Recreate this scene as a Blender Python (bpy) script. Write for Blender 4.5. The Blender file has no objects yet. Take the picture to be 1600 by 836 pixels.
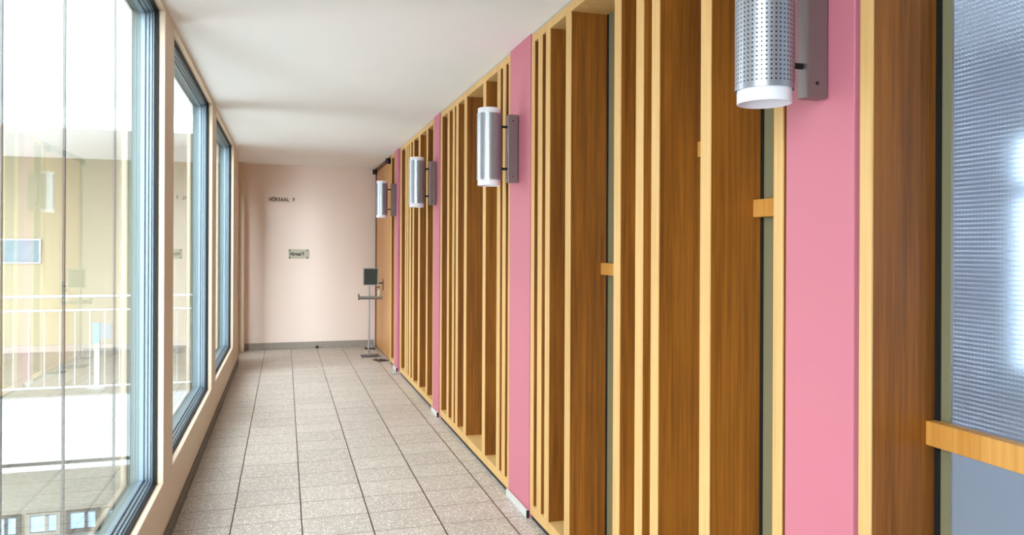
import bpy, bmesh, math, random
from mathutils import Vector, Matrix
random.seed(7)
C = bpy.context.scene.collection
PI = math.pi

# ------------------------------------------------------------------ helpers
def srgb(r, g, b):
    f = lambda v: (v/255/12.92) if v/255 <= .04045 else ((v/255+.055)/1.055)**2.4
    return (f(r), f(g), f(b), 1)

class NT:
    def __init__(s, name):
        s.m = bpy.data.materials.new(name); s.m.use_nodes = True
        s.n = s.m.node_tree.nodes; s.l = s.m.node_tree.links
        s.n.clear(); s.out = s.n.new('ShaderNodeOutputMaterial')
    def node(s, t, **k):
        n = s.n.new('ShaderNode'+t)
        for a, v in k.items():
            if a.startswith('i_'):
                n.inputs[a[2:].replace('_', ' ')].default_value = v
            else: setattr(n, a, v)
        return n
    def link(s, a, b): s.l.new(a, b)
    def math(s, op, a, b=None, c=None):
        n = s.n.new('ShaderNodeMath'); n.operation = op
        for i, v in enumerate((a, b, c)):
            if v is None: continue
            if hasattr(v, 'is_linked'): s.l.new(v, n.inputs[i])
            else: n.inputs[i].default_value = v
        return n.outputs[0]
    def mix(s, f, a, b):
        n = s.n.new('ShaderNodeMix'); n.data_type = 'RGBA'
        for i, v in ((0, f), (6, a), (7, b)):
            if hasattr(v, 'is_linked'): s.l.new(v, n.inputs[i])
            else: n.inputs[i].default_value = v
        return n.outputs[2]
    def bsdf(s, col, rough=.6, metal=0, spec=.4, bump=None, bstr=.1, bdist=.01):
        p = s.n.new('ShaderNodeBsdfPrincipled')
        for k, v in (('Base Color', col), ('Roughness', rough), ('Metallic', metal), ('Specular IOR Level', spec)):
            if hasattr(v, 'is_linked'): s.l.new(v, p.inputs[k])
            else: p.inputs[k].default_value = v
        if bump is not None:
            b = s.n.new('ShaderNodeBump'); b.inputs['Strength'].default_value = bstr
            b.inputs['Distance'].default_value = bdist
            s.l.new(bump, b.inputs['Height']); s.l.new(b.outputs[0], p.inputs['Normal'])
        s.l.new(p.outputs[0], s.out.inputs[0]); return p
    def coord(s, which='Object', scale=(1, 1, 1)):
        t = s.n.new('ShaderNodeTexCoord'); m = s.n.new('ShaderNodeMapping')
        m.inputs['Scale'].default_value = scale
        s.l.new(t.outputs[which], m.inputs[0]); return m.outputs[0]
    def noise(s, vec, scale=1, detail=4, rough=.6):
        n = s.n.new('ShaderNodeTexNoise'); n.inputs['Scale'].default_value = scale
        n.inputs['Detail'].default_value = detail; n.inputs['Roughness'].default_value = rough
        s.l.new(vec, n.inputs['Vector']); return n.outputs[0]

def plain(name, rgb, rough=.6, metal=0, spec=.4, vary=.06, scale=8):
    t = NT(name); c = srgb(*rgb)
    n = t.noise(t.coord('Object'), scale, 5)
    d = tuple(v*(1-vary) for v in c[:3])+(1,)
    u = tuple(min(1, v*(1+vary)) for v in c[:3])+(1,)
    t.bsdf(t.mix(n, d, u), rough, metal, spec, n, .03); return t.m

def plaster(name, rgb, rough=.75, vary=.035):
    t = NT(name); c = srgb(*rgb); v = t.coord('Object')
    n = t.noise(v, 1.7, 6); g = t.noise(v, 120, 3)
    d = tuple(x*(1-vary) for x in c[:3])+(1,)
    u = tuple(min(1, x*(1+vary)) for x in c[:3])+(1,)
    t.bsdf(t.mix(n, d, u), rough, 0, .3, g, .06, .004); return t.m

def wood(name, lo, hi, rough=.45, dens=70, dark=None, spec=.35):
    """vertical grain along z"""
    t = NT(name); tc = t.coord('Object', (dens, dens, 1.3))
    wob = t.noise(t.coord('Object', (5, 5, .55)), 1, 3)
    a = t.noise(tc, 1, 5, .65)
    b = t.noise(t.coord('Object', (dens*4.5, dens*4.5, 5)), 1, 3, .7)
    k = t.math('ADD', t.math('MULTIPLY', a, .6), t.math('ADD', t.math('MULTIPLY', b, .25), t.math('MULTIPLY', wob, .35)))
    r = t.n.new('ShaderNodeMapRange'); t.l.new(k, r.inputs[0]); r.inputs[1].default_value = .42; r.inputs[2].default_value = .8
    col = t.mix(r.outputs[0], srgb(*lo), srgb(*hi))
    if dark:   # sparse knots / flecks
        v = t.node('TexVoronoi'); t.link(t.coord('Object', (3, 3, .9)), v.inputs['Vector']); v.inputs['Scale'].default_value = 1
        q = t.n.new('ShaderNodeMapRange'); t.l.new(v.outputs['Distance'], q.inputs[0])
        q.inputs[1].default_value = .0; q.inputs[2].default_value = .12; q.inputs[3].default_value = .45; q.inputs[4].default_value = 0
        col = t.mix(q.outputs[0], col, srgb(*dark))
    t.bsdf(col, rough, 0, spec, a, .08, .002); return t.m

# ------------------------------------------------------------------ materials
M = {}
M['ceiling'] = plaster('ceiling_white', (246, 248, 251), .85, .02)
M['endwall'] = plaster('plaster_peach', (234, 219, 210), .8)
M['leftwall'] = plaster('plaster_beige', (216, 197, 176), .6)
M['cream'] = plaster('plaster_cream', (150, 144, 120), .8)
M['hallwall'] = plaster('plaster_grey', (232, 228, 246), .8)
M['white'] = plaster('painted_white', (158, 166, 174), .6)
M['grey'] = plaster('concrete_grey', (128, 124, 112), .85, .1)
M['pink'] = plaster('paint_pink', (196, 117, 133), .55, .02)
M['veneer'] = wood('brown_veneer', (84, 44, 10), (160, 98, 30), .45, 60, (62, 30, 9))
M['oak'] = wood('pale_oak', (198, 152, 90), (226, 188, 128), .5, 90)
M['rail'] = wood('rail_oak', (190, 124, 50), (222, 168, 90), .5, 60)
M['door'] = wood('door_veneer', (186, 130, 70), (214, 160, 98), .4, 40)
M['frame'] = plain('blue_grey_aluminium', (128, 146, 160), .38, .4, .5, .03)
M['outerframe'] = plain('olive_outer_frame', (104, 108, 96), .6)  # plain olive grey, darker than the inner frame
M['gasket'] = plain('black_rubber', (14, 16, 16), .7)
M['steel'] = plain('steel', (175, 178, 182), .32, .9)
M['rodsteel'] = plain('dull_steel', (72, 74, 78), .4, .6)
M['whitesteel'] = plain('white_steel', (185, 186, 186), .35, .2)
M['bracket'] = plain('bracket_metal', (128, 114, 114), .38, .55)
M['black'] = plain('black_metal', (22, 20, 22), .5)
M['skirting'] = plain('skirting_pale', (205, 203, 200), .5, 0, .4, .12, 30)
M['tilebase'] = plain('skirting_tile', (150, 142, 134), .5, 0, .4, .2, 40)
M['darkbase'] = plain('skirting_dark', (104, 96, 86), .55, 0, .4, .2, 40)
M['olive'] = plain('olive_glazing', (128, 124, 96), .3, 0, .6, .05, 3)
M['sign'] = plain('sign_plate', (182, 178, 160), .35, .4)
M['letter'] = plain('dark_lettering', (78, 66, 62), .6)
M['ink'] = plain('black_lettering', (20, 20, 20), .5)
M['board'] = plain('dark_display', (52, 60, 54), .4, 0, .4, .3, 60)
M['blue'] = plain('blue_panel', (110, 150, 185), .4)
M['greypanel'] = plain('grey_panel', (120, 132, 140), .4)
M['bluewin'] = plain('blue_window_glass', (150, 185, 225), .15, 0, .7)
M['palepanel'] = plain('pale_panel', (120, 138, 144), .7, 0, .15, .3, 9)
M['bottle'] = plain('translucent_bottle', (205, 205, 190), .25)
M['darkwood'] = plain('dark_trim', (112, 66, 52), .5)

def glass_mat():
    t = NT('clear_window_glass')
    lw = t.node('LayerWeight'); lw.inputs['Blend'].default_value = .5
    f = t.math('ADD', .045, t.math('MULTIPLY', .95, t.math('POWER', lw.outputs['Facing'], 5)))
    tr = t.node('BsdfTransparent'); tr.inputs[0].default_value = (.95, .975, .965, 1)
    gl = t.node('BsdfGlossy'); gl.inputs['Roughness'].default_value = .004
    gl.inputs[0].default_value = (.97, 1, .99, 1)
    mx = t.node('MixShader'); t.link(f, mx.inputs[0]); t.link(tr.outputs[0], mx.inputs[1]); t.link(gl.outputs[0], mx.inputs[2])
    t.link(mx.outputs[0], t.out.inputs[0]); return t.m
M['glass'] = glass_mat()

def frosted(name, pattern):
    t = NT(name); co = t.coord('Object')
    p = t.n.new('ShaderNodeBsdfPrincipled')
    p.inputs['Base Color'].default_value = (.88, .92, .97, 1)
    p.inputs['Transmission Weight'].default_value = 1
    p.inputs['IOR'].default_value = 1.2
    p.inputs['Roughness'].default_value = .17 if pattern else .42
    res = p.outputs[0]
    tl = t.node('BsdfTranslucent'); tl.inputs[0].default_value = (.9, .93, .97, 1)
    if pattern:
        sp = t.node('SeparateXYZ'); t.link(co, sp.inputs[0])
        def cell(o, w):
            d = t.math('SUBTRACT', t.math('FRACT', t.math('DIVIDE', o, w)), .5)
            return t.math('MULTIPLY', d, d)
        r2 = t.math('ADD', cell(sp.outputs[1], .0098), cell(sp.outputs[2], .0112))
        dot = t.math('MULTIPLY', t.math('LESS_THAN', r2, .055), t.math('MULTIPLY', t.noise(co, 5, 2), 1.25))  # pale translucent dots stand in for the highlights on the dimples
        dot = t.math('ADD', dot, .12)
    else: dot = .25
    mx = t.node('MixShader')
    if pattern: t.link(dot, mx.inputs[0])
    else: mx.inputs[0].default_value = dot
    t.link(res, mx.inputs[1]); t.link(tl.outputs[0], mx.inputs[2]); t.link(mx.outputs[0], t.out.inputs[0]); return t.m
M['patterned'] = frosted('patterned_glass', True)
M['frost'] = frosted('frosted_glass', False)

def tube_mat():
    t = NT('opal_diffuser')
    p = t.bsdf(srgb(225, 224, 232), .35, 0, .5, t.noise(t.coord('Object'), 20), .01)
    p.inputs['Subsurface Weight'].default_value = .25; p.inputs['Subsurface Radius'].default_value = (.02, .02, .02)
    return t.m
M['tube'] = tube_mat()

def perforated():
    t = NT('perforated_metal')
    uv = t.node('TexCoord'); sp = t.node('SeparateXYZ'); t.link(uv.outputs['UV'], sp.inputs[0])
    def cell(o):
        d = t.math('SUBTRACT', t.math('FRACT', t.math('DIVIDE', o, .0118)), .5); return t.math('MULTIPLY', d, d)
    r = t.math('SQRT', t.math('ADD', cell(sp.outputs[0]), cell(sp.outputs[1])))
    hole = t.math('LESS_THAN', r, .205)
    # solid rim at both ends of the sheet
    v = sp.outputs[1]
    band = t.math('MULTIPLY', t.math('GREATER_THAN', v, .008), t.math('LESS_THAN', v, .402))
    hole = t.math('MULTIPLY', hole, band)
    col = t.mix(hole, srgb(172, 176, 186), srgb(20, 22, 28))
    p = t.bsdf(col, .34, .75, .5)
    t.link(t.math('MULTIPLY', t.math('SUBTRACT', 1, hole), .75), p.inputs['Metallic'])
    return t.m
M['perforated'] = perforated()

def floor_mat(name, base, wx, wy, ox, oy, gx=.0075, gy=.004, spots=True, rough=.32, groutx=(58, 50, 46), grouty=(110, 100, 92)):
    t = NT(name); co = t.coord('Object'); sp = t.node('SeparateXYZ'); t.link(co, sp.inputs[0])
    wob = t.math('MULTIPLY', t.math('SUBTRACT', t.noise(co, 3, 2), .5), .004)
    u = t.math('DIVIDE', t.math('ADD', t.math('SUBTRACT', sp.outputs[0], ox), wob), wx)
    v = t.math('DIVIDE', t.math('ADD', t.math('SUBTRACT', sp.outputs[1], oy), wob), wy)
    def line(q, w, g):
        f = t.math('FRACT', t.math('ADD', q, .5)); d = t.math('ABSOLUTE', t.math('SUBTRACT', f, .5))
        return t.math('LESS_THAN', d, g/w/2)
    lx = line(u, wx, gx); ly = line(v, wy, gy)
    # each tile has its own tone
    cx = t.node('CombineXYZ'); t.link(t.math('FLOOR', u), cx.inputs[0]); t.link(t.math('FLOOR', v), cx.inputs[1])
    wn = t.node('TexWhiteNoise'); t.link(cx.outputs[0], wn.inputs['Vector'])
    c = srgb(*base)
    tone = t.mix(wn.outputs['Value'], tuple(k*.9 for k in c[:3])+(1,), tuple(min(1, k*1.07) for k in c[:3])+(1,))
    if spots:
        for sc, lo, hi, cc in ((62, .0, .38, (240, 236, 230)), (55, .0, .32, (126, 116, 106)), (110, .0, .34, (160, 142, 128))):
            vo = t.node('TexVoronoi'); vo.inputs['Scale'].default_value = sc; t.link(co, vo.inputs['Vector'])
            vo.inputs['Randomness'].default_value = 1
            s1 = t.math('LESS_THAN', vo.outputs['Distance'], hi)
            sc2 = t.node('SeparateColor'); t.link(vo.outputs['Color'], sc2.inputs[0])
            s2 = t.math('MULTIPLY', s1, t.math('GREATER_THAN', sc2.outputs[0], .45))
            tone = t.mix(t.math('MULTIPLY', s2, .75), tone, srgb(*cc))
    dirt = t.noise(co, 1.1, 6)
    tone = t.mix(t.math('MULTIPLY', dirt, .2), tone, srgb(196, 180, 166))
    col = t.mix(ly, tone, srgb(*grouty)); col = t.mix(lx, col, srgb(*groutx))
    hgt = t.math('SUBTRACT', 1, t.math('MAXIMUM', lx, ly))
    p = t.bsdf(col, rough, 0, .45, hgt, .25, .002)
    rr = t.math('ADD', t.math('MULTIPLY', t.noise(co, 40, 3), .2), rough-.08); t.link(rr, p.inputs['Roughness'])
    return t.m
M['floor'] = floor_mat('terrazzo_tiles', (188, 181, 172), .3866, .305, -.286, 4.60, .008, .0068, grouty=(96, 87, 80))
M['landing'] = floor_mat('landing_tiles', (118, 116, 108), .6, .6, 0, 0, .012, .008, False, .3)
M['courtfloor'] = floor_mat('court_tiles', (205, 203, 196), .9, .9, 0, 0, .015, .01, False, .4)

# ------------------------------------------------------------------ mesh builders
def box(bm, x0, x1, y0, y1, z0, z1, bev=0):
    r = bmesh.ops.create_cube(bm, size=1)
    for v in r['verts']:
        v.co = Vector(((x0+x1)/2+v.co.x*abs(x1-x0), (y0+y1)/2+v.co.y*abs(y1-y0), (z0+z1)/2+v.co.z*abs(z1-z0)))
    if bev:
        es = list({e for v in r['verts'] for e in v.link_edges})
        bmesh.ops.bevel(bm, geom=es, offset=bev, segments=2, profile=.5, affect='EDGES')
def tube(bm, p, q, r, seg=16, r2=None):
    p, q = Vector(p), Vector(q); d = q-p
    m = Matrix.Translation((p+q)/2) @ d.to_track_quat('Z', 'Y').to_matrix().to_4x4()
    bmesh.ops.create_cone(bm, cap_ends=True, segments=seg, radius1=r, radius2=r if r2 is None else r2, depth=d.length, matrix=m)
def prism_x(bm, prof, x0, x1):
    """profile in (y,z), extruded along x"""
    a = [bm.verts.new((x0, y, z)) for y, z in prof]; b = [bm.verts.new((x1, y, z)) for y, z in prof]
    n = len(prof); bm.faces.new(a); bm.faces.new(b[::-1])
    for i in range(n): bm.faces.new((a[i], b[i], b[(i+1) % n], a[(i+1) % n]))
    bmesh.ops.recalc_face_normals(bm, faces=bm.faces)
def new(): return bmesh.new()
def obj(name, bm, mat, parent=None, smooth=False, label=None):
    me = bpy.data.meshes.new(name); bm.to_mesh(me); bm.free()
    me.materials.append(mat)
    if smooth:
        for p in me.polygons: p.use_smooth = True
        me.set_sharp_from_angle(angle=math.radians(35))
    o = bpy.data.objects.new(name, me); C.objects.link(o)
    if parent: o.parent = parent
    if label: o['label'] = label
    return o
def thing(name, label, cat, loc=(0, 0, 0), rz=0, group=None):
    o = bpy.data.objects.new(name, None); C.objects.link(o); o.empty_display_size = .1
    o.location = loc; o.rotation_euler = (0, 0, rz); o['label'] = label; o['category'] = cat
    if group: o['group'] = group
    return o
def tag(o, label, cat, group=None):
    o['label'] = label; o['category'] = cat
    if group: o['group'] = group
    return o
def struct(name, bm, mat, label=None, parent=None):
    o = obj(name, bm, mat, parent)
    if parent is None: o['kind'] = 'structure'
    if label: o['label'] = label
    return o
def empty_struct(name, label):
    o = bpy.data.objects.new(name, None); C.objects.link(o); o['kind'] = 'structure'; o['label'] = label; return o

H = 2.865          # room height
XL, XR = -.605, 1.39
YB, YE = -3.6, 12.3

# ------------------------------------------------------------------ corridor shell
b = new(); box(b, -.80, 1.66, YB, YE+.15, -.2, 0); box(b, 1.66, 6.6, -2.6, 6.6, -.2, 0)
struct('floor', b, M['floor'], 'speckled terrazzo floor tiles of the corridor')
b = new(); box(b, -.80, 1.66, YB, YE+.15, H, H+.25); box(b, 1.66, 6.6, -2.6, 6.6, H, H+.25)
struct('ceiling', b, M['ceiling'], 'flat white plaster ceiling')
b = new(); box(b, -.85, 1.8, YE, YE+.15, 0, H)
struct('wall_end', b, M['endwall'], 'peach plaster wall closing the corridor')
b = new(); box(b, -.85, 1.8, YB-.15, YB, 0, H)
struct('wall_back', b, M['endwall'])
# left wall: parapet, lintel, piers
piers = [(YB, -1.1), (1.45, 1.79), (4.33, 4.665), (7.055, 7.44), (9.895, 10.86)]  # first span filled solid behind the camera to cut the near light
SILL, HEAD = .352, 2.835
b = new()
box(b, -.763, XL, YB, 10.86, 0, SILL, .004)
box(b, -.763, XL, YB, 10.86, HEAD, H)
for y0, y1 in piers: box(b, -.763, XL, y0, y1, SILL-.004, HEAD+.002, .005)
box(b, -.80, -.70, 10.86, 10.94, 0, H); box(b, -.80, -.70, 12.0, YE, 0, H); box(b, -.80, -.70, 10.94, 12.0, 2.46, H)   # recess with the side door
box(b, -.70, -.588, 12.06, YE, 0, H, .004)                # corner post
struct('wall_left', b, M['leftwall'], 'beige window wall with low parapet and piers')
b = new(); box(b, XL, XL+.012, YB, 10.86, 0, .085, .002); box(b, XL-.002, XL+.012, 10.848, 10.866, 0, .085)
struct('baseboard_left', b, M['darkbase'])
b = new()
y = -.585
while y < 1.37:
    box(b, y, min(y+.392, 1.375), YE-.014, YE, 0, .105, .002); y += .394
struct('baseboard_end', b, M['tilebase'])

# windows
for k in range(len(piers)-1):
    y0, y1 = piers[k][1], piers[k+1][0]
    w = empty_struct('window_%d' % (k+1), 'tall fixed window in a blue-grey metal frame')
    def ring(x0, x1, wd, z0=SILL, z1=HEAD, inset=0, bev=.003):
        bb = new(); a, c, d, e = y0+inset, y1-inset, z0+inset, z1-inset
        box(bb, x0, x1, a, a+wd, d, e, bev); box(bb, x0, x1, c-wd, c, d, e, bev)
        box(bb, x0, x1, a+wd, c-wd, d, d+wd, bev); box(bb, x0, x1, a+wd, c-wd, e-wd, e, bev); return bb
    obj('gasket', ring(-.656, -.637, .010, bev=0), M['gasket'], w)
    obj('outer_frame', ring(-.763, -.716, .016), M['outerframe'], w)
    fr = ring(-.716, -.656, .010)
    for x0, x1, wd in ((-.716, -.664, .018), (-.716, -.678, .026), (-.716, -.694, .036)):
        r2 = ring(x0, x1, wd); me = bpy.data.meshes.new('t'); r2.to_mesh(me); r2.free(); fr.from_mesh(me); bpy.data.meshes.remove(me)
    f = obj('window_frame', fr, M['frame'], w)
    g = new(); box(g, -.714, -.708, y0+.03, y1-.03, SILL+.03, HEAD-.03)
    obj('pane', g, M['glass'], w)

# side door in the left recess, seen edge on
d = empty_struct('door_2', 'glazed side door in the recess, seen edge on')
b = new(); y0, y1, z1 = 10.985, 11.955, 2.415
box(b, -.715, -.675, y0, y0+.09, .005, z1, .003); box(b, -.715, -.675, y1-.09, y1, .005, z1, .003)
box(b, -.715, -.675, y0+.09, y1-.09, .005, .14, .003); box(b, -.715, -.675, y0+.09, y1-.09, z1-.09, z1, .003)
lf = obj('door_leaf', b, M['leftwall'], d)
b = new(); box(b, -.699, -.692, y0+.085, y1-.085, .135, z1-.085); obj('pane', b, M['glass'], lf)
b = new(); box(b, -.76, -.66, 10.94, 10.985, 0, 2.46); box(b, -.76, -.66, 11.955, 12.0, 0, 2.46); box(b, -.76, -.66, 10.985, 11.955, 2.415, 2.46)
obj('door_frame', b, M['leftwall'], d)
b = new(); tube(b, (-.676, 11.03, 1.09), (-.60, 11.03, 1.09), .009); tube(b, (-.676, 11.03, .96), (-.60, 11.03, .96), .009); tube(b, (-.604, 11.03, .95), (-.604, 11.03, 1.10), .011)
obj('handle', b, M['whitesteel'], d, True)

# ------------------------------------------------------------------ pillars
pill = [(1.595, 1.869, 'pink painted pillar nearest, beside the patterned glass'),
        (4.259, 4.678, 'widest pink pillar, second from the patterned glass'),
        (7.012, 7.287, 'narrow pink pillar, third from the patterned glass'),
        (9.725, 10.005, 'farthest pink pillar, next to the wooden door')]
for y0, y1, lab in pill:
    t = thing('pillar', lab, 'pillar', (XR, (y0+y1)/2, 0), group='pink pillars')
    h = (y1-y0)/2
    b = new(); box(b, -.002, .24, -h, h, .0, H-.001, .003); obj('shaft', b, M['pink'], t)
    b = new(); box(b, -.018, -.006, -h-.001, h+.001, 0, .046, .002); obj('skirting', b, M['skirting'], t)
    b = new(); box(b, -.016, .0, -h-.007, -h, 0, .044, .001); obj('skirting_end', b, M['black'], t)

# ------------------------------------------------------------------ slatted screens
def screen(y0, y1, fins, rails, label, patterned=False):
    yc = (y0+y1)/2
    t = thing('slatted_screen', label, 'wooden screen', (XR, yc, 0), group='wooden slatted screens')
    D = .205
    # sill and head boards
    b = new(); box(b, 0, D, y0-yc, y1-yc, .032, .092, .003); obj('sill_board', b, M['oak'], t, label='pale oak sill board')
    b = new(); box(b, .012, D, y0-yc, y1-yc, 0, .033); obj('plinth', b, M['black'], t)
    b = new(); box(b, 0, D, y0-yc, y1-yc, H-.062, H-.012, .003); obj('head_board', b, M['oak'], t, label='pale oak head board')
    b = new(); box(b, .008, D, y0-yc, y1-yc, H-.013, H-.0005); obj('shadow_gap', b, M['white'], t)
    for f0, f1 in fins:
        b = new(); box(b, .004, D, f0-yc, f1-yc, .091, H-.061)
        f = obj('slat', b, M['veneer'], t)
        b = new(); box(b, -.001, .005, f0-yc-.0005, f1-yc+.0005, .091, H-.061, .0015)
        obj('edge_band', b, M['oak'], f, label='pale oak front edge')
    # glazing behind
    if patterned:
        b = new(); box(b, D+.004, D+.012, y0-yc, y1-yc, 1.13, H-.062); obj('glass_pane', b, M['patterned'], t, label='patterned glass, dimple highlights painted as a grid of pale dots')
        b = new(); box(b, D+.004, D+.012, y0-yc, y1-yc, .09, 1.13); obj('lower_glass_pane', b, M['frost'], t, label='smooth frosted glass')
        b = new(); box(b, D+.0005, D+.011, 1.497-yc, 1.53-yc, .091, H-.062); obj('glazing_bead', b, M['olive'], t, label='olive grey bead')
        b = new(); box(b, D-.008, D+.011, 1.524-yc, 1.536-yc, .091, H-.062); obj('gasket', b, M['gasket'], t)
    else:
        b = new(); box(b, D, D+.02, y0-yc, y1-yc, .0, H); obj('glazing_panel', b, M['olive'], t, label='olive grey glazing panel')
        for f0, f1 in fins:
            b = new(); box(b, D-.006, D+.001, f0-yc-.012, f0-yc, .091, H-.062); obj('gasket', b, M['gasket'], t)
    for r0, r1, z in rails:
        b = new(); box(b, D-.036, D-.001, r0-yc, r1-yc, z-.061, z, .002); obj('cross_rail', b, M['rail'], t, label='light oak cross rail')

N_ = [(1.536, 1.577), (.62, .66), (.02, .085), (-.55, -.50)]
A_ = [(1.885, 1.928), (2.279, 2.342), (2.651, 2.712), (2.788, 2.852), (3.004, 3.067), (3.602, 3.671), (3.918, 3.985), (4.049, 4.117), (4.185, 4.237)]
B_ = [(4.684, 4.715), (4.783, 4.851), (4.917, 4.989), (5.302, 5.375), (5.901, 5.98), (6.212, 6.286), (6.357, 6.424), (6.571, 6.643), (6.890, 6.950)]
C_ = [(7.292, 7.323), (7.618, 7.691), (8.08, 8.173), (8.476, 8.561), (8.679, 8.787), (8.868, 8.946), (9.005, 9.11), (9.415, 9.511)]
D_ = [(10.02, 10.06), (10.34, 10.42)]
screen(-1.1, 1.580, N_, [(.66, 1.536, 1.165), (.085, .62, 1.72)], 'nearest wooden screen, with patterned glass and a low cross rail', True)
screen(1.882, 4.237, A_, [(1.928, 2.279, 1.769), (2.342, 2.651, 2.02), (3.067, 3.602, 1.522)], 'wooden slatted screen between the nearest and the widest pink pillar')
screen(4.682, 6.950, B_, [(5.375, 5.901, 1.3)], 'wooden slatted screen between the widest pillar and the third pillar')
screen(7.290, 9.511, C_, [(7.691, 8.08, 1.7)], 'wooden slatted screen between the third and the farthest pink pillar')
screen(10.015, 10.43, D_, [], 'short wooden screen between the farthest pillar and the door')
# wall strips behind the gaps of the screens (between screen and pillar)
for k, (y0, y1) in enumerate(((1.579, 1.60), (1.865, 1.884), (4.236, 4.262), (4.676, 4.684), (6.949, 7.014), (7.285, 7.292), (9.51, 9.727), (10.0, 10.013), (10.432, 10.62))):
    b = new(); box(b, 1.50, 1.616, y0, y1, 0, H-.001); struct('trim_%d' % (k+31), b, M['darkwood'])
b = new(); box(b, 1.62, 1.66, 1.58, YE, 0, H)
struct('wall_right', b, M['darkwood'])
b = new(); box(b, 1.40, 1.66, YB, -1.1, 0, H); struct('wall_right_back', b, M['leftwall'])

# wooden double door at the end of the right wall
d = empty_struct('door_1', 'full-height wooden double door beside the end wall')
b = new(); box(b, 1.405, 1.45, 10.60, 11.392, .02, 2.80, .003); obj('door_leaf', b, M['door'], d)
b = new(); box(b, 1.405, 1.45, 11.398, 12.19, .02, 2.80, .003); obj('door_leaf', b, M['door'], d)
b = new(); box(b, 1.395, 1.62, 12.19, YE, 0, H); box(b, 1.40, 1.62, 10.44, 12.3, 2.815, H)
obj('door_frame', b, M['darkwood'], d)
b = new(); tube(b, (1.406, 11.33, 1.06), (1.35, 11.33, 1.06), .009); tube(b, (1.352, 11.33, 1.06), (1.352, 11.44, 1.06), .009)
box(b, 1.398, 1.406, 11.31, 11.35, .95, 1.12, .002)
obj('handle', b, M['black'], d, True)
for y in (10.57, 12.19):
    b = new(); tube(b, (1.37, y, 2.755), (1.37, y, 2.83), .034, 14); box(b, 1.37, 1.41, y-.02, y+.02, 2.765, 2.82)
    obj('hinge', b, M['black'], d, True, label='dark top hinge')

# ------------------------------------------------------------------ wall lamps
def lamp_parts(t, z0):
    # origin: pillar face at the lamp's height; local -x points into the corridor
    b = new(); box(b, -.064, 0, -.022, .022, 0, .42, .003); obj('bracket', b, M['bracket'], t)
    for z in (.038, .382):
        b = new(); tube(b, (-.034, -.0215, z), (-.034, -.0238, z), .0045, 12); obj('screw', b, M['black'], t)
    cx = -.181
    R = .075
    bm = new(); uvl = bm.loops.layers.uv.new('UVMap')
    n = 72; zs = (.012, .42)
    rows = [[bm.verts.new((cx+rr*math.cos(a), rr*math.sin(a), z)) for a in [2*PI*i/n for i in range(n)]] for z in zs for rr in (R,)]
    inn = [[bm.verts.new((cx+(R-.0018)*math.cos(2*PI*i/n), (R-.0018)*math.sin(2*PI*i/n), z)) for i in range(n)] for z in zs]
    def face(vs, uvs):
        f = bm.faces.new(vs)
        for l, u in zip(f.loops, uvs): l[uvl].uv = u
    for i in range(n):
        j = (i+1) % n; u0, u1 = R*2*PI*i/n, R*2*PI*(i+1)/n; h = zs[1]-zs[0]
        face((rows[0][i], rows[0][j], rows[1][j], rows[1][i]), ((u0, 0), (u1, 0), (u1, h), (u0, h)))
        face((inn[0][j], inn[0][i], inn[1][i], inn[1][j]), ((u1, 0), (u0, 0), (u0, h), (u1, h)))
        face((rows[0][j], rows[0][i], inn[0][i], inn[0][j]), ((0, 0),)*4)
        face((rows[1][i], rows[1][j], inn[1][j], inn[1][i]), ((0, 0),)*4)
    obj('perforated_shade', bm, M['perforated'], t, True, label='perforated silver metal shade')
    # opal tube open at both ends
    bm = new(); n = 64; r1, r0 = .0695, .0655; za, zb = -.022, .452
    A = [[bm.verts.new((cx+r*math.cos(2*PI*i/n), r*math.sin(2*PI*i/n), z)) for i in range(n)] for r, z in ((r1, za+.002), (r1, zb-.002), (r1-.001, zb), (r0, zb), (r0, zb-.03), (.0, zb-.03), )[:5]]
    for k in range(4):
        for i in range(n):
            j = (i+1) % n; bm.faces.new((A[k][i], A[k][j], A[k+1][j], A[k+1][i]))
    bm.faces.new(A[4])
    Bt = [[bm.verts.new((cx+r*math.cos(2*PI*i/n), r*math.sin(2*PI*i/n), z)) for i in range(n)] for r, z in ((r1-.001, za), (r0, za), (r0, za+.03))]
    seq = [A[0]]+Bt
    for k in range(3):
        for i in range(n):
            j = (i+1) % n; bm.faces.new((seq[k][j], seq[k][i], seq[k+1][i], seq[k+1][j]))
    bm.faces.new(Bt[-1]); bmesh.ops.recalc_face_normals(bm, faces=bm.faces)
    obj('diffuser_tube', bm, M['tube'], t, True, label='white opal diffuser tube')
    for z in (.085, .345):
        b = new(); tube(b, (-.11, 0, z), (-.062, 0, z), .008); obj('arm', b, M['black'], t, True)
lamps = [(1.708, 'silver perforated wall lamp on the nearest pink pillar, cut by the top edge'),
         (4.50, 'silver perforated wall lamp on the widest pink pillar'),
         (7.165, 'silver perforated wall lamp on the third pink pillar'),
         (9.88, 'silver perforated wall lamp on the farthest pink pillar, before the door')]
proto = None
for y, lab in lamps:
    if proto is None:
        t = proto = thing('wall_lamp', lab, 'wall lamp', (XR-.008, y, 2.0), group='perforated wall lamps'); lamp_parts(t, 2.0)
    else:
        t = proto.copy(); C.objects.link(t); t.location = (XR-.008, y, 2.0); t['label'] = lab
        for ch in proto.children:
            c = ch.copy(); C.objects.link(c); c.parent = t

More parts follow.
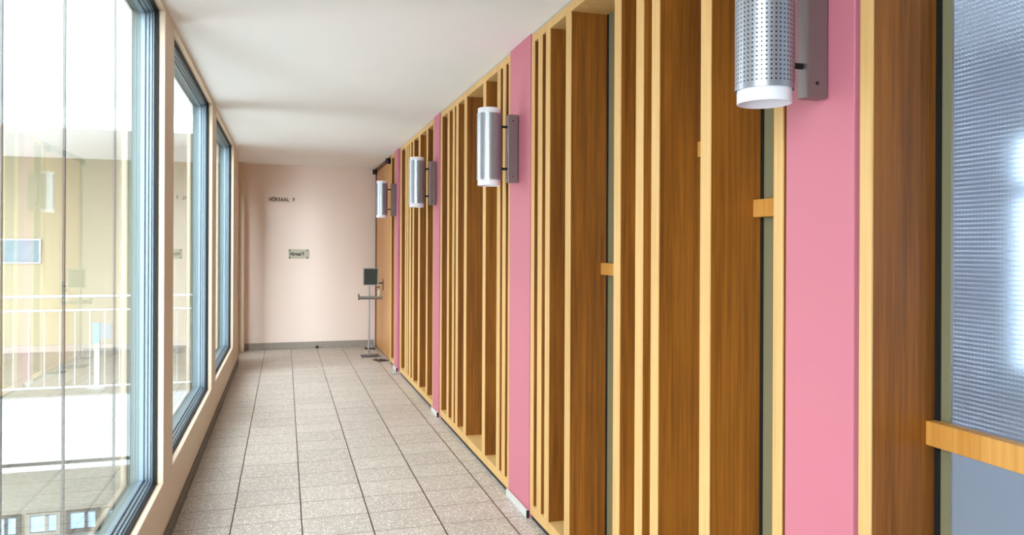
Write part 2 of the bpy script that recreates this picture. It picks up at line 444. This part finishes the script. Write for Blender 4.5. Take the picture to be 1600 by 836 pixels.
# ------------------------------------------------------------------ signs on the end wall
def text_bm(body, size, depth, align='LEFT', bold=0):
    cu = bpy.data.curves.new('txt', 'FONT'); cu.body = body; cu.size = size; cu.extrude = depth; cu.align_x = align; cu.offset = bold
    o = bpy.data.objects.new('txt', cu); C.objects.link(o)
    dg = bpy.context.evaluated_depsgraph_get(); dg.update()
    me = bpy.data.meshes.new_from_object(o.evaluated_get(dg))
    bm = new(); bm.from_mesh(me); bpy.data.meshes.remove(me); bpy.data.objects.remove(o); bpy.data.curves.remove(cu)
    for v in bm.verts: v.co = Vector((v.co.x, -v.co.z, v.co.y))   # stands upright, faces -y
    return bm
t = thing('wall_lettering', 'small dark capital letters reading HÖRSAAL F on the end wall', 'lettering', (-.235, YE, 2.30))
for i, ch in enumerate('HÖRSAAL F'):
    if ch == ' ': continue
    bm = text_bm(ch, .082, .004, 'CENTER', .0012)
    for v in bm.verts: v.co.x = v.co.x*.8 + .02 + i*.0432; v.co.y -= .004
    obj('letter', bm, M['letter'], t)
t = thing('wall_sign', 'small metal plate lettered Hörsaal F on the end wall', 'sign', (.205, YE, 1.48))
b = new(); box(b, -.15, .15, -.012, 0, -.072, .072, .002); obj('plate', b, M['sign'], t)
bm = text_bm('Hörsaal F', .074, .001, 'LEFT', .0024)
for v in bm.verts: v.co.x = v.co.x*.82-.128; v.co.z -= .022; v.co.y -= .0135
xs = [v.co.x for v in bm.verts]; k = .215/(max(xs)-min(xs)); x0 = min(xs)
for v in bm.verts: v.co.x = -.128+(v.co.x-x0)*k
bmesh.ops.scale(bm, vec=(1, 1, 1), verts=bm.verts)
obj('lettering', bm, M['ink'], t, label='black lettering')
for x in (-.132, .132):
    for z in (-.056, .056):
        b = new(); tube(b, (x, -.018, z), (x, -.012, z), .011, 12); obj('screw', b, M['black'], t, True)

# ------------------------------------------------------------------ disinfectant stand
t = thing('sanitizer_stand', 'slim grey metal stand with dark framed board and tray by the door', 'stand', (1.205, 11.2, 0))
b = new(); box(b, -.135, .135, -.13, .13, 0, .010, .003); obj('base_plate', b, M['rodsteel'], t)
b = new(); tube(b, (-.02, 0, .01), (-.02, 0, 1.06), .012); obj('pole', b, M['steel'], t, True)
def tilt(bm, a, z):
    bmesh.ops.rotate(bm, cent=(0, 0, z), matrix=Matrix.Rotation(a, 3, 'X'), verts=bm.verts)
b = new(); z0, z1 = 1.035, 1.29
box(b, -.11, -.096, -.03, -.012, z0, z1, .002); box(b, .096, .11, -.03, -.012, z0, z1, .002)
box(b, -.096, .096, -.03, -.012, z0, z0+.014, .002); box(b, -.096, .096, -.03, -.012, z1-.014, z1, .002)
fr = obj('sign_frame', b, M['steel'], t)
b = new(); box(b, -.097, .097, -.026, -.014, z0+.013, z1-.013); obj('sign_board', b, M['board'], fr, label='dark blank board')
b = new()   # shallow tray: half-round trough along x
n = 10
prof = [(-.05*math.cos(PI*i/n), .875-.045*math.sin(PI*i/n)) for i in range(n+1)]
prof += [(-.046*math.cos(PI*(n-i)/n), .877-.041*math.sin(PI*(n-i)/n)) for i in range(n+1)]
prism_x(b, [(y-.02, z) for y, z in prof], -.175, .165)
obj('tray', b, M['steel'], t)
b = new(); tube(b, (-.176, -.02, .868), (-.166, -.02, .868), .046, 18); obj('tray_end', b, M['black'], t)
bt = thing('sanitizer_bottle', 'small pale pump bottle standing in the tray of the grey stand', 'bottle', (1.325, 11.18, .843))
b = new(); tube(b, (0, 0, 0), (0, 0, .11), .024, 20); tube(b, (0, 0, .11), (0, 0, .128), .024, 20, .012); tube(b, (0, 0, .128), (0, 0, .142), .013)
obj('body', b, M['bottle'], bt, True)
b = new(); tube(b, (0, 0, .142), (0, 0, .168), .005); tube(b, (.004, 0, .168), (-.036, 0, .164), .006); obj('pump', b, M['black'], bt, True)

# small things on the floor
def wedge(loc, label, rz):
    t = thing('door_stopper', label, 'door stopper', loc, rz, group='rubber door stoppers')
    b = new(); prism_x(b, [(-.10, 0), (.10, 0), (.10, .012), (-.10, .006)], -.075, .075); obj('rubber_pad', b, M['black'], t)
    b = new(); pts = [(-.03, .0, .01), (-.03, .01, .05), (0, .02, .066), (.03, .01, .05), (.03, 0, .01)]
    for p, q in zip(pts, pts[1:]): tube(b, p, q, .006, 8)
    obj('grip', b, M['steel'], t, True)
wedge((1.30, 10.72, 0), 'black rubber stopper with curved grip in front of the door leaf', .3)
wedge((1.285, 12.0, 0), 'dark rubber stopper in the corner behind the grey stand', .1)
b = new(); box(b, -.022, .022, -.028, 0, 0, .04, .008); o = obj('wall_buffer', b, M['black'])
o.location = (.49, YE-.014, 0); tag(o, 'small black rubber buffer at the foot of the end wall', 'buffer')
t = thing('floor_catch', 'small white catch on the floor by the farthest pink pillar', 'door catch', (1.315, 9.55, 0))
b = new(); box(b, -.03, .03, -.02, .02, 0, .022, .006); obj('base', b, M['whitesteel'], t)
b = new(); tube(b, (.0, 0, .02), (0, 0, .045), .012, 14); obj('knob', b, M['whitesteel'], t, True)

# ------------------------------------------------------------------ atrium outside the windows
b = new(); box(b, -7.5, -.80, 9.10, 13.1, -.78, 0); struct('floor_landing', b, M['landing'], 'tiled landing across the atrium')
b = new(); box(b, -7.5, -.802, 9.075, 9.10, -.69, -.012, .004); box(b, -7.5, -.802, 9.07, 9.10, -.78, -.725); struct('trim_1', b, M['white'], 'white fascia of the landing')
b = new(); box(b, -7.5, -.80, 9.072, 9.10, -.725, -.69); struct('trim_2', b, M['gasket'])
b = new(); box(b, -7.5, -.80, 12.9, 13.1, 0, 2.95); struct('wall_landing', b, M['cream'], 'cream wall behind the landing')
b = new(); box(b, -7.5, -.80, 9.6, 13.1, 2.92, 3.15); struct('ceiling_landing_shade', b, M['ceiling'])  # roof slab added to hold down the brightness of the landing
b = new(); box(b, -7.5, -.86, 12.86, 12.9, 0, .10); struct('baseboard_landing', b, M['tilebase'])
b = new(); box(b, -7.5, -.80, 11.2, 11.4, -4.2, -.78); struct('wall_lower', b, M['grey'], 'grey wall of the storey below')
b = new(); box(b, -9, -.80, YB, 11.2, -4.3, -4.2); struct('floor_court', b, M['courtfloor'])
b = new(); box(b, -.80, -.78, YB, 11.2, -4.2, -.2); struct('wall_lower_side', b, M['white'])
b = new(); box(b, -5.4, -5.1, -2.0, 6.2, -4.2, 5.5); struct('wall_light_block', b, M['grey'])  # unseen wall added to keep sky light off the near window
# railing
t = thing('railing', 'thin white metal railing along the edge of the landing', 'railing', (-.9, 9.16, 0))
x1 = -5.6
for z, r, nm in ((1.05, .016, 'top_rail'), (.90, .013, 'middle_rail'), (.075, .013, 'bottom_rail')):
    b = new(); tube(b, (0, 0, z), (x1, 0, z), r); obj(nm, b, M['whitesteel'], t, True)
i = 0; x = -.10
while x > x1+.05:
    if i % 9 == 4:
        b = new(); box(b, x-.02, x+.02, -.02, .02, 0, .92); obj('post', b, M['steel'], t)
        b = new(); tube(b, (x, 0, .9), (x, 0, 1.05), .008, 8); obj('spigot', b, M['steel'], t)
    else:
        b = new(); tube(b, (x, 0, .075), (x, 0, .90), .0055, 8); obj('baluster', b, M['whitesteel'], t, True)
    x -= .145; i += 1
# hanging steel rods
for y, lab in ((3.203, 'thin steel rod outside the window, leftmost'), (4.035, 'steel rod outside the window, thick one in the middle of the large pane'), (5.145, 'thin steel rod outside the window, nearest the blue-grey frame')):
    t = thing('steel_rod', lab, 'rod', (-1.0, y, -4.2), group='steel rods outside the window')
    b = new(); tube(b, (0, 0, 0), (0, 0, 7.8), .007, 12); obj('rod', b, M['rodsteel'], t, True)
    b = new(); tube(b, (0, 0, 0), (0, 0, .03), .03, 16); obj('foot', b, M['steel'], t, True)
# low stand on the landing
t = thing('notice_stand', 'white post with blue and grey panels standing on the landing', 'stand', (-2.02, 9.55, 0))
b = new(); box(b, -.035, .02, -.02, .02, 0, .52, .002); obj('post', b, M['whitesteel'], t)
b = new(); box(b, -.045, .02, -.04, -.02, .50, .73, .002); obj('blue_panel', b, M['blue'], t)
b = new(); box(b, .02, .145, -.035, -.02, .54, .715, .002); obj('grey_panel', b, M['greypanel'], t)
b = new(); box(b, -.09, .09, -.09, .09, 0, .012); obj('foot', b, M['steel'], t)
# framed panel on the landing wall
t = thing('framed_panel', 'pale framed panel on the cream wall of the landing', 'picture', (-3.83, 12.9, 1.51))
b = new()
box(b, -.33, .33, -.025, 0, -.185, -.165, .002); box(b, -.33, .33, -.025, 0, .165, .185, .002)
box(b, -.33, -.31, -.025, 0, -.165, .165, .002); box(b, .31, .33, -.025, 0, -.165, .165, .002)
obj('frame', b, M['steel'], t)
b = new(); box(b, -.31, .31, -.015, 0, -.165, .165); obj('face', b, M['palepanel'], t)
# window row of the lower storey
x = -.95
k = 0
while x > -5.0:
    wd = .40
    t = empty_struct('window_%d' % (11+k), 'blue lower-storey window')
    b = new(); z0, z1 = -2.17, -1.88
    box(b, x-wd, x-wd+.05, 11.15, 11.2, z0, z1); box(b, x-.05, x, 11.15, 11.2, z0, z1)
    box(b, x-wd+.05, x-.05, 11.15, 11.2, z0, z0+.04); box(b, x-wd+.05, x-.05, 11.15, 11.2, z1-.02, z1)
    box(b, x-wd*.45, x-wd*.45+.035, 11.15, 11.2, z0+.05, z1-.04)
    obj('window_frame', b, M['gasket'] if k % 2 else M['grey'], t)
    b = new(); box(b, x-wd+.05, x-.05, 11.17, 11.199, z0+.05, z1-.04); obj('pane', b, M['bluewin'], t)
    x -= wd+.06; k += 1
b = new(); box(b, -7.5, -.80, 11.05, 11.2, -2.40, -2.18); struct('trim_3', b, M['white'])

# ------------------------------------------------------------------ hall behind the patterned glass
wy0, wy1, wz0, wz1 = -1.6, 3.97, .72, 2.42  # opening stretched out of view to let more light into the hall
b = new()
box(b, 4.6, 4.8, -2.6, wy0, 0, H); box(b, 4.6, 4.8, wy1, 6.6, 0, H)
box(b, 4.6, 4.8, wy0, wy1, 0, wz0); box(b, 4.6, 4.8, wy0, wy1, wz1, H)
box(b, 1.66, 4.6, 6.45, 6.6, 0, H); box(b, 1.66, 4.6, -2.6, -2.45, 0, H)
struct('wall_hall', b, M['hallwall'])
w = empty_struct('window_21', 'window of the hall, blurred behind the patterned glass')
b = new()
box(b, 4.62, 4.72, wy0, wy0+.08, wz0, wz1); box(b, 4.62, 4.72, wy1-.10, wy1, wz0, wz1)
box(b, 4.62, 4.72, wy0, wy1, wz0, wz0+.09); box(b, 4.62, 4.72, wy0, wy1, wz1-.08, wz1)
box(b, 4.62, 4.72, wy0, wy1, 1.95, 2.03); box(b, 4.62, 4.72, 3.0, 3.07, wz0, wz1)
obj('window_frame', b, M['white'], w)
b = new(); box(b, 4.665, 4.673, wy0+.05, wy1-.05, wz0+.05, wz1-.05); obj('pane', b, M['glass'], w)
b = new(); box(b, 4.42, 4.66, wy0-.05, wy1+.05, wz0-.05, wz0, .004); obj('window_sill', b, M['white'], w)

b = new(); box(b, 8.6, 8.9, -8, 12, -4.2, 3.2); struct('wall_sky_block', b, plaster('plaster_pale_blue', (205, 220, 236)))  # wall added outside to dim the sky in the hall window

# ------------------------------------------------------------------ light
SKY, SUNNY = 2.1, 10.0     # bright overcast sky, brightest where the sun stands behind the cloud
sc = bpy.context.scene
wd = bpy.data.worlds.new('overcast_sky'); sc.world = wd; wd.use_nodes = True
bg = wd.node_tree.nodes['Background']; bg.inputs[0].default_value = (.88, .94, 1, 1); bg.inputs[1].default_value = 1.0
nt = wd.node_tree
tc = nt.nodes.new('ShaderNodeTexCoord'); dp = nt.nodes.new('ShaderNodeVectorMath'); dp.operation = 'DOT_PRODUCT'
dv = Vector((-.36, -.85, .38)).normalized(); dp.inputs[1].default_value = dv
nt.links.new(tc.outputs['Generated'], dp.inputs[0])
def wm(op, a, b_):
    n = nt.nodes.new('ShaderNodeMath'); n.operation = op
    for i, v in enumerate((a, b_)):
        if hasattr(v, 'is_linked'): nt.links.new(v, n.inputs[i])
        else: n.inputs[i].default_value = v
    return n.outputs[0]
nt.links.new(wm('ADD', SKY, wm('MULTIPLY', SUNNY, wm('POWER', wm('MAXIMUM', dp.outputs['Value'], 0), 4))), bg.inputs[1])

# ------------------------------------------------------------------ camera
F = 1182.0
cam = bpy.data.cameras.new('camera'); co = bpy.data.objects.new('camera', cam); C.objects.link(co); sc.camera = co
cam.sensor_fit = 'HORIZONTAL'; cam.sensor_width = 36; cam.lens = 36*F/1600
cam.clip_start = .05
yaw = math.atan(355/F)
roll = math.radians(.25)
co.location = (0, 0, 1.6)
co.rotation_mode = 'XYZ'
co.matrix_world = Matrix.Translation((0, 0, 1.6)) @ Matrix.Rotation(-yaw, 4, 'Z') @ Matrix.Rotation(PI/2, 4, 'X') @ Matrix.Rotation(roll, 4, 'Z')
cam.shift_y = -(418-386.5)/1600

vs = sc.view_settings
sc.display_settings.display_device = 'sRGB'
vs.view_transform = 'Standard'; vs.look = 'None'; vs.gamma = 1; vs.use_curve_mapping = False
vs.exposure = 1.25
sc.cycles.max_bounces = 14; sc.cycles.diffuse_bounces = 8; sc.cycles.glossy_bounces = 6
sc.cycles.transmission_bounces = 8; sc.cycles.transparent_max_bounces = 16
sc.cycles.caustics_reflective = False
sc.cycles.use_denoising = True
